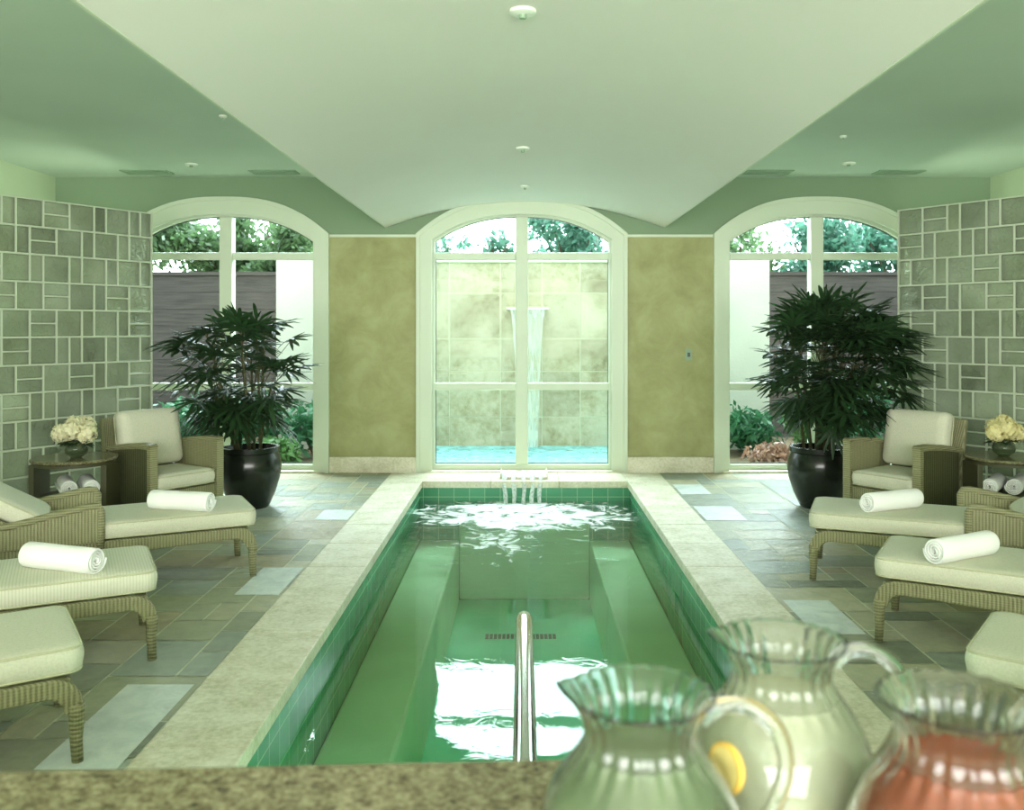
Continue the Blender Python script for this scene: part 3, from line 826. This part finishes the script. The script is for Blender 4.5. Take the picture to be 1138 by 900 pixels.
def place_armchair(nearpost, farpost, mir, lab):
    n = Vector(nearpost); f = Vector(farpost); wv = (f-n).normalized()
    face = Vector((-wv.y, wv.x)) if mir > 0 else Vector((wv.y, -wv.x))
    if face.y > 0: face = -face
    mid = (n+f)/2
    o = make_armchair(mir); ang = math.atan2(face.y, face.x)
    o.location = (mid.x-face.x*.57, mid.y-face.y*.57, 0); o.rotation_euler = (0, 0, ang)
    tag(o, lab, 'armchair', 'wicker armchairs by the glass block walls')
place_armchair((-2.61, 6.38), (-2.30, 6.82), 1, 'wicker armchair with pale cushions in front of the left glass block wall')
place_armchair((2.745, 6.29), (2.425, 6.72), 1, 'wicker armchair with pale cushions in front of the right glass block wall')

# ------------------------------------------------------------------ side tables, flowers, shelf towels
def side_table(x, y, rz, lab):
    e = tag(empty('side_table', (x, y, 0), rz), lab, 'side table', 'round side tables beside the armchairs')
    MB().lathe([(.0, .565), (.27, .565), (.285, .575), (.285, .585), (.278, .592), (0, .592)], 48).build('tabletop', 'granite', e, smooth=True, angle=40)
    MB().lathe([(.0, .545), (.268, .545), (.268, .566), (0, .566)], 48).build('apron', 'dark_wicker', e, smooth=True, angle=40)
    for sx_ in (-1, 1):
        mt = Matrix.Rotation(-rz, 4, 'Z')
        MB().box((sx_*.25-.02, -.11, 0), (sx_*.25+.02, .11, .55), mt).build('leg', 'dark_wicker', e, bevel=.006)
    MB().lathe([(0, .315), (.218, .315), (.226, .325), (.218, .335), (0, .335)], 40).build('shelf', 'dark_wicker', e, smooth=True, angle=40)
side_table(-3.15, 6.33, R(40), 'round granite topped side table beside the left armchair')
side_table(3.43, 6.36, -R(40), 'round granite topped side table beside the right armchair')
st0 = towel_mb(.33, .062); st_o = st0.build('rolled_towel', 'towel', smooth=True)
ST = [(-3.19, 6.29, R(122), 'rolled white towel, left one of the pair on the left side table shelf'),
      (-3.05, 6.32, R(122), 'rolled white towel, right one of the pair on the left side table shelf'),
      (3.33, 6.36, R(52), 'rolled white towel, left one of the pair on the right side table shelf'),
      (3.50, 6.36, R(52), 'rolled white towel, right one of the pair on the right side table shelf')]
for i, (x, y, a, lab) in enumerate(ST):
    o = st_o if i == 0 else copy_tree(st_o)
    o.location = (x, y, .399); o.rotation_euler = (0, 0, a); tag(o, lab, 'towel', 'rolled towels on the side table shelves')

def bouquet(x, y, z, mat, lab, seed, heads):
    rg = random.Random(seed)
    e = tag(empty('flower_bowl', (x, y, z)), lab, 'flowers', 'flower bowls on the side tables')
    MB().lathe([(0, 0), (.035, 0), (.04, .006), (.07, .03), (.078, .06), (.066, .09), (.052, .105), (.056, .115), (.052, .115), (.048, .104), (.06, .088), (.07, .06), (.06, .035), (0, .03)], 32).build('vase', 'vase_glass', e, smooth=True)
    m = MB()
    for k in range(26):
        a = rg.uniform(0, 2*PI); l = rg.uniform(.07, .13); d = Vector((math.cos(a), math.sin(a), rg.uniform(-.15, .5))).normalized(); s = d.cross(Vector((0, 0, 1))).normalized()*.028
        p = Vector((0, 0, .11))+d*.03
        m.add([p, p+d*l*.5+s, p+d*l+Vector((0, 0, -.02)), p+d*l*.5-s], [(0, 1, 2, 3)])
    m.build('leaves', 'vase_leaf', e, fix=False)
    for (hx, hy, hz, hr) in heads:
        m = MB(); c = Vector((hx, hy, hz))
        for k in range(120):
            d = Vector((rg.gauss(0, 1), rg.gauss(0, 1), rg.gauss(0, 1))).normalized()
            p = c+d*hr*rg.uniform(.85, 1.05); t1 = d.orthogonal().normalized(); t1 = (Matrix.Rotation(rg.uniform(0, 6), 3, d) @ t1); t2 = d.cross(t1)
            s = .012*rg.uniform(.8, 1.2)
            for q in range(4):
                aa = PI/2*q; u = t1*math.cos(aa)+t2*math.sin(aa); w = d.cross(u)
                m.add([p, p+u*s*.8+w*s*.6+d*.002, p+u*s*1.5+d*.004, p+u*s*.8-w*s*.6+d*.002], [(0, 1, 2, 3)])
        ico = MB().lathe([(hr*.68*math.sin(PI*i/8)+1e-4, -hr*.68*math.cos(PI*i/8)) for i in range(9)], 12, Matrix.Translation(c))
        m.add(ico.v, ico.f)
        m.build('blossom', mat, e, fix=False)
HD = [(-.09, -.03, .17, .062), (.0, -.06, .20, .07), (.085, -.03, .17, .065), (.04, .05, .21, .07), (-.05, .05, .2, .065), (-.005, 0, .235, .06)]
bouquet(-3.12, 6.29, .593, 'petal', 'cream hydrangeas in a small dark glass bowl on the left side table', 11, HD)
bouquet(3.40, 6.36, .593, 'petal_yellow', 'pale yellow flowers in a small dark glass bowl on the right side table', 12, [(a*.8, b*.8, c-.005, r_) for a, b, c, r_ in HD])

# ------------------------------------------------------------------ potted palms
def palm(x, y, ztop, rad, nleaf, ncane, lab, seed, pr, off=(0, 0)):
    rg = random.Random(seed)
    e = tag(empty('potted_palm', (x, y, 0)), lab, 'potted plant', 'potted palms by the windows')
    prof = [(0, 0), (.15, 0), (.165, .02), (.21, .12), (.25, .25), (.262, .34), (.25, .42), (.225, .465), (.222, .48), (.245, .465), (.245, .505), (.215, .505), (.205, .47), (.2, .44), (0, .44)]
    prof = [(a*pr, b) for a, b in prof]
    MB().lathe(prof, 56).build('pot', 'pot_glaze', e, smooth=True, angle=50)
    MB().lathe([(0, .465), (.2*pr, .455), (.2*pr, .44), (0, .44)], 32).build('potting_soil', 'soil', e, smooth=True)
    canes = []
    for k in range(ncane):
        a = 2*PI*k/ncane+rg.uniform(-.3, .3); q = rg.uniform(.03, .13); h = rg.uniform(.35, .85)*(ztop-.55)+.5
        p0 = Vector((q*math.cos(a), q*math.sin(a), .45)); lean = rg.uniform(.05, .32)*rad
        p1 = Vector((math.cos(a)*(q+lean)+off[0]*.6, math.sin(a)*(q+lean)+off[1]*.6, h)); mid = (p0+p1)/2+Vector((0, 0, .05))
        MB().tube([p0, mid, p1], [.013, .011, .008], 7).build('cane', 'cane', e, smooth=True)
        canes.append((p0, mid, p1))
    m = MB(); st = MB()
    zc = .5+(ztop-.5)*.48; rz = ztop-zc
    for k in range(nleaf):
        # leaf hub somewhere in the crown, petiole from the closest cane
        while True:
            u = Vector((rg.uniform(-1, 1), rg.uniform(-1, 1), rg.uniform(-1, 1)))
            if .2 < u.length < 1: break
        hub = Vector((u.x*rad*.72+off[0], u.y*rad*.72+off[1], zc+u.z*rz*.74+.02))
        p0, mid, p1 = min(canes, key=lambda c: (c[2]-hub).length+rg.uniform(0, .3))
        t_ = rg.uniform(.5, 1); base = p0.lerp(p1, t_)
        if base.z > hub.z+.1: base = p0.lerp(p1, .3)
        st.tube([base, (base+hub)/2+Vector((0, 0, .05)), hub], [.004, .003, .0025], 4)
        out = Vector((hub.x-off[0]*.5, hub.y-off[1]*.5, (hub.z-zc)*.4)).normalized()
        ax = (out+Vector((rg.uniform(-.3, .3), rg.uniform(-.3, .3), rg.uniform(-.25, .45)))).normalized()
        nrm = ax.cross(Vector((rg.uniform(-.4, .4), rg.uniform(-.4, .4), 1)).cross(ax)).normalized()
        nb = rg.randint(7, 11); L0 = rg.uniform(.21, .31)
        side = ax.cross(nrm).normalized()
        for q in range(nb):
            th = R(-105+210*q/(nb-1))+rg.uniform(-.08, .08)
            d = (ax*math.cos(th)+side*math.sin(th)).normalized()
            L = L0*(1-.25*abs(th)/2)*rg.uniform(.85, 1.1); w = .0165*rg.uniform(.8, 1.25)
            lat = d.cross(nrm).normalized(); dr_ = rg.uniform(.05, .22)
            pts = [hub, hub+d*L*.35+nrm*.01, hub+d*L*.75+Vector((0, 0, -dr_*L*.5)), hub+d*L+Vector((0, 0, -dr_*L*1.2))]
            ws = [.003, w, w*.85, w*.25]
            vs = []
            for p, ww in zip(pts, ws): vs += [p+lat*ww, p-nrm*ww*.35, p-lat*ww]
            fs = []
            for i in range(3): a = i*3; fs += [(a, a+1, a+4, a+3), (a+1, a+2, a+5, a+4)]
            m.add(vs, fs)
    m.build('fronds', 'palm_leaf', e, fix=False, smooth=True)
    st.build('petioles', 'cane', e)
palm(-2.285, 7.54, 1.80, .72, 120, 10, 'dark leafy potted palm in a black pot by the left window', 51, .98, (-.12, -.05))
palm(2.49, 7.54, 1.92, .78, 215, 14, 'larger dense potted palm in a black pot by the right window', 52, 1.02, (.06, -.25))

# ------------------------------------------------------------------ bar counter, handrail
bc = tag(empty('bar_counter', (0, 0, 0)), 'speckled granite bar counter in the foreground', 'counter')
mt = Matrix.Translation((0, 1.252, 0)) @ Matrix.Rotation(R(2.6), 4, 'Z')
MB().box((-2.2, -.75, .868), (2.2, 0, .90), mt).build('countertop', 'granite', bc, bevel=.006, seg=3)
MB().box((-2.15, -.68, 0), (2.15, -.07, .868), mt).build('cabinet', 'cabinet_wood', bc)
pts = [(0, 1.6, .0), (0, 1.6, .25)]
for i in range(9):
    a = PI-PI/2*i/8; pts.append((0, 1.76+.16*math.cos(a), .32+.16*math.sin(a)))
pts += [(0, 2.2, .482), (0, 2.7, .482), (0, 3.1, .48)]
for i in range(1, 9):
    a = PI/2-PI/2*i/8; pts.append((0, 3.12+.16*math.cos(a), .32+.16*math.sin(a)))
pts += [(0, 3.29, 0), (0, 3.3, -.4), (0, 3.3, -.88)]
hr = tag(empty('pool_handrail', (.005, 0, 0)), 'polished steel handrail over the pool steps in front of the bar', 'handrail')
MB().tube(pts, .0295, 20).build('rail', 'steel', hr, smooth=True)
MB().lathe([(.03, .007), (.055, .007), (.055, .014), (.03, .022)], 24, Matrix.Translation((0, 1.6, 0))).build('flange', 'steel', hr, smooth=True)

# ------------------------------------------------------------------ glass pitchers
def pitcher(x, y, s, liq, lab, rz=0, fill=.205):
    z0 = .9005
    e = tag(empty('glass_pitcher', (x, y, z0), rz), lab, 'pitcher', 'glass pitchers on the bar')
    n = 120; th = .0035
    P = [(.0, .0), (.058, .0), (.064, .006), (.078, .03), (.094, .065), (.1, .1), (.096, .132), (.083, .162), (.066, .184), (.056, .2), (.0535, .212), (.056, .225), (.063, .238), (.0715, .2485)]
    # smooth the silhouette
    def cr(P, k=4):
        out = []
        for i in range(len(P)-1):
            p0, p1, p2, p3 = P[max(i-1, 0)], P[i], P[i+1], P[min(i+2, len(P)-1)]
            for j in range(k):
                t_ = j/k
                out.append(tuple(.5*((2*p1[a])+(-p0[a]+p2[a])*t_+(2*p0[a]-5*p1[a]+4*p2[a]-p3[a])*t_*t_+(-p0[a]+3*p1[a]-3*p2[a]+p3[a])*t_**3) for a in (0, 1)))
        return out+[P[-1]]
    P2 = cr(P[1:]); 
    outer = [(.0001, 0)]+P2
    inner = [(r_-th, z+(.004 if i < 6 else 0)) for i, (r_, z) in enumerate(P2)][::-1]+[(.0001, .006)]
    def fn(j, t, r_, z):
        k = max(0, min(1, (z-.165)/.03)); kk = k*(1-max(0, min(1, (z-.215)/.03))*.5); fl = 1+.034*kk*math.cos(22*t)*(1 if r_ > .01 else 0)
        g = max(0, (z-.205)/.0435)
        lip = g*g*.34*math.exp(-((((t-PI+PI) % (2*PI))-PI)/.33)**2) if False else g*g*.15*math.exp(-(((t-PI))/.32)**2)
        rr = r_*(fl+lip); zz = z+g*g*(.006*math.cos(t-PI)*0+.0006*math.cos(22*t)+.006*math.exp(-((t-PI)/.3)**2))
        return (rr*math.cos(t), rr*math.sin(t), zz)
    mt = Matrix.Scale(s, 4)
    MB().lathe(outer+inner, n, mt, fn).build('body', 'jug_glass', e, smooth=True)
    # handle: flattened loop on the side away from the lip
    hp = cr([(.058, .222), (.074, .236), (.105, .236), (.131, .212), (.137, .175), (.125, .14), (.106, .112), (.0985, .105)], 5)
    MB().tube([(a*s, 0, b*s) for a, b in hp], [.0082*s]*len(hp), 12).build('handle', 'jug_glass', e, smooth=True)
    # the drink
    prof = [(.0001, .0075)]+[(r_-th-.0012, max(z, .0075)) for r_, z in P2 if .003 < z < fill]
    prof.append((prof[-1][0], fill)); prof.append((.0001, fill))
    def fn2(j, t, r_, z):
        k = max(0, min(1, (z-.165)/.03)); fl = 1+.034*k*math.cos(22*t); return (r_*fl*math.cos(t), r_*fl*math.sin(t), z)
    MB().lathe(prof, n, mt, fn2).build('drink', liq, e, smooth=True, angle=50)
    return e
pitcher((712-581)*.868/1000, .868, 1.0, 'cucumber_water', 'glass pitcher of cloudy green water, nearest the middle of the bar', R(-4), .195)
pitcher((868-581)*1.015/1000, 1.015, 1.0, 'lemonade', 'glass pitcher of pale lemon water standing behind the other two', R(-4), .188)
pitcher((1066-581)*.84/1000, .84, 1.02, 'red_punch', 'glass pitcher of reddish orange drink at the right end', R(10), .192)
def lemon(x, y, z, rx, rz, lab):
    e = tag(empty('lemon_slice', (x, y, z)), lab, 'lemon slice', 'lemon slices in the pale pitcher'); e.rotation_euler = (rx, 0, rz)
    MB().lathe([(.0001, -.003), (.022, -.003), (.0235, 0), (.022, .003), (.0001, .003)], 32).build('flesh', 'lemon_flesh', e, smooth=True, angle=40)
    MB().lathe([(.0222, -.0034), (.0255, -.003), (.026, 0), (.0255, .003), (.0222, .0034), (.0222, -.0034)], 32).build('rind', 'rind', e, smooth=True, angle=40)
lemon(.217, .96, 1.03, R(84), R(-62), 'yellow lemon slice against the left wall of the pale pitcher')
lemon(.303, .95, .985, R(60), R(10), 'yellow lemon slice sunk low at the front of the pale pitcher')

# ------------------------------------------------------------------ small fittings
def detector(x, y, z, s, lab, name='smoke_detector'):
    e = tag(empty(name, (x, y, z+.001)), lab, 'ceiling fitting', 'small ceiling fittings')
    MB().lathe([(0, 0), (.055*s, 0), (.055*s, -.012), (.04*s, -.018), (0, -.018)], 28).build('plate', 'white_plastic', e, smooth=True, angle=40)
    MB().lathe([(0, -.018), (.016*s, -.018), (.014*s, -.034), (0, -.034)], 20).build('sensor', 'grille_metal', e, smooth=True, angle=40)
detector(.0, 3.69, va-.001, 1.0, 'round sprinkler cap on the vaulted ceiling, nearest the camera', 'ceiling_sprinkler')
detector(.0, 6.5, va-.001, .9, 'round sprinkler cap halfway along the vaulted ceiling', 'ceiling_sprinkler')
detector(.02, 8.25, va-.001, .8, 'round sprinkler cap on the vaulted ceiling nearest the window', 'ceiling_sprinkler')
detector(-3.15, 8.55, ZC, 1.1, 'small white detector on the left side ceiling between two vents')
detector(3.08, 8.5, ZC, 1.1, 'small white detector on the right side ceiling between two vents')
detector(2.6, 7.3, ZC, .5, 'small sprinkler on the right side ceiling near the vault', 'ceiling_sprinkler')
detector(-2.2, 6.6, ZC, .5, 'small sprinkler on the left side ceiling beside the vault', 'ceiling_sprinkler')
def vent(x, y, lab):
    e = tag(empty('ceiling_vent', (x, y, ZC)), lab, 'vent', 'air vents in the side ceilings')
    MB().box((-.23, -.11, -.012), (.23, -.09, 0)).box((-.23, .09, -.012), (.23, .11, 0)).box((-.23, -.09, -.012), (-.21, .09, 0)).box((.21, -.09, -.012), (.23, .09, 0)).build('frame', 'grille_metal', e)
    for k in range(6): MB().box((-.21, -.08+k*.03, -.010), (.21, -.068+k*.03, -.002)).build('slat', 'grille_metal', e)
vent(-3.75, 8.98, 'long air vent in the left side ceiling, nearer the glass block wall')
vent(-2.48, 8.98, 'long air vent in the left side ceiling, nearer the vault')
vent(2.45, 8.98, 'long air vent in the right side ceiling, nearer the vault')
vent(3.75, 8.98, 'long air vent in the right side ceiling, nearer the glass block wall')
e = tag(empty('wall_switch', (1.715, D-.012, 1.22)), 'small grey switch plate on the gold wall right of the middle window', 'switch')
MB().box((-.034, -.008, -.06), (.034, 0, .06)).build('plate', 'grille_metal', e, bevel=.003)
MB().box((-.014, -.014, -.022), (.014, -.006, .022)).build('button', 'dark_metal', e, bevel=.002)

# ------------------------------------------------------------------ light
w = bpy.data.worlds.new('sky'); SC.world = w; w.use_nodes = True; nt = w.node_tree; nt.nodes.clear()
ow = nt.nodes.new('ShaderNodeOutputWorld'); bg = nt.nodes.new('ShaderNodeBackground'); nt.links.new(bg.outputs[0], ow.inputs[0])
tc = nt.nodes.new('ShaderNodeTexCoord'); sx = nt.nodes.new('ShaderNodeSeparateXYZ'); nt.links.new(tc.outputs['Generated'], sx.inputs[0])
mr = nt.nodes.new('ShaderNodeMapRange'); nt.links.new(sx.outputs[1], mr.inputs[0])   # hazy glow on the sun's side of the sky
mr.inputs[1].default_value = .0; mr.inputs[2].default_value = .85; mr.inputs[3].default_value = 1.8; mr.inputs[4].default_value = 13.0
m2_ = nt.nodes.new('ShaderNodeMapRange'); nt.links.new(sx.outputs[2], m2_.inputs[0])
m2_.interpolation_type = 'SMOOTHSTEP'
m2_.inputs[1].default_value = .12; m2_.inputs[2].default_value = .6; m2_.inputs[3].default_value = 1.0; m2_.inputs[4].default_value = 2.1
mm = nt.nodes.new('ShaderNodeMath'); mm.operation = 'MULTIPLY'; nt.links.new(mr.outputs[0], mm.inputs[0]); nt.links.new(m2_.outputs[0], mm.inputs[1])
nt.links.new(mm.outputs[0], bg.inputs[1]); bg.inputs[0].default_value = (.80, .97, 1.04, 1)

def area(name, loc, rot, sx_, sy_, power, col):
    l = bpy.data.lights.new(name, 'AREA'); l.shape = 'RECTANGLE'; l.size = sx_; l.size_y = sy_; l.energy = power; l.color = col
    o = bpy.data.objects.new(name, l); COL.objects.link(o); o.location = loc; o.rotation_euler = rot; return o
area('rear_fill', (0, YB-.1, 1.6), (R(90), 0, 0), 7.2, 2.2, 800, (1, .985, .93))  # added fill behind the camera, brightens the whole room
area('pool_fill', (.02, PY0+.06, -.62), (R(-90), 0, R(180)), 1.0, .3, 45, (.92, 1, .96))  # hidden underwater fill, added to brighten the pool
area('alcove_lamp_left', (-3.7, 8.3, 2.0), (0, R(90), 0), 1.2, .8, 9, (.9, 1, .75))
area('alcove_lamp_right', (3.7, 8.3, 2.0), (0, -R(90), 0), 1.2, .8, 9, (.9, 1, .75))

# ------------------------------------------------------------------ camera
cam = bpy.data.cameras.new('camera'); co = bpy.data.objects.new('camera', cam); COL.objects.link(co)
cam.sensor_width = 36; cam.lens = 36*1000/1138
cam.shift_x = -(581-569)/1138; cam.shift_y = (364-450)/1138
co.location = (0, 0, 1.5); co.rotation_euler = (R(90), 0, 0)
cam.dof.use_dof = True; cam.dof.focus_distance = 5.5; cam.dof.aperture_fstop = 4.2
cam.clip_start = .02
SC.camera = co
SC.view_settings.view_transform = 'Standard'; SC.view_settings.look = 'None'
SC.view_settings.gamma = 1; SC.view_settings.use_curve_mapping = False
SC.view_settings.exposure = 0.2
SC.cycles.use_denoising = True
SC.cycles.max_bounces = 12; SC.cycles.transparent_max_bounces = 16; SC.cycles.transmission_bounces = 10
SC.cycles.diffuse_bounces = 5; SC.cycles.sample_clamp_indirect = 6
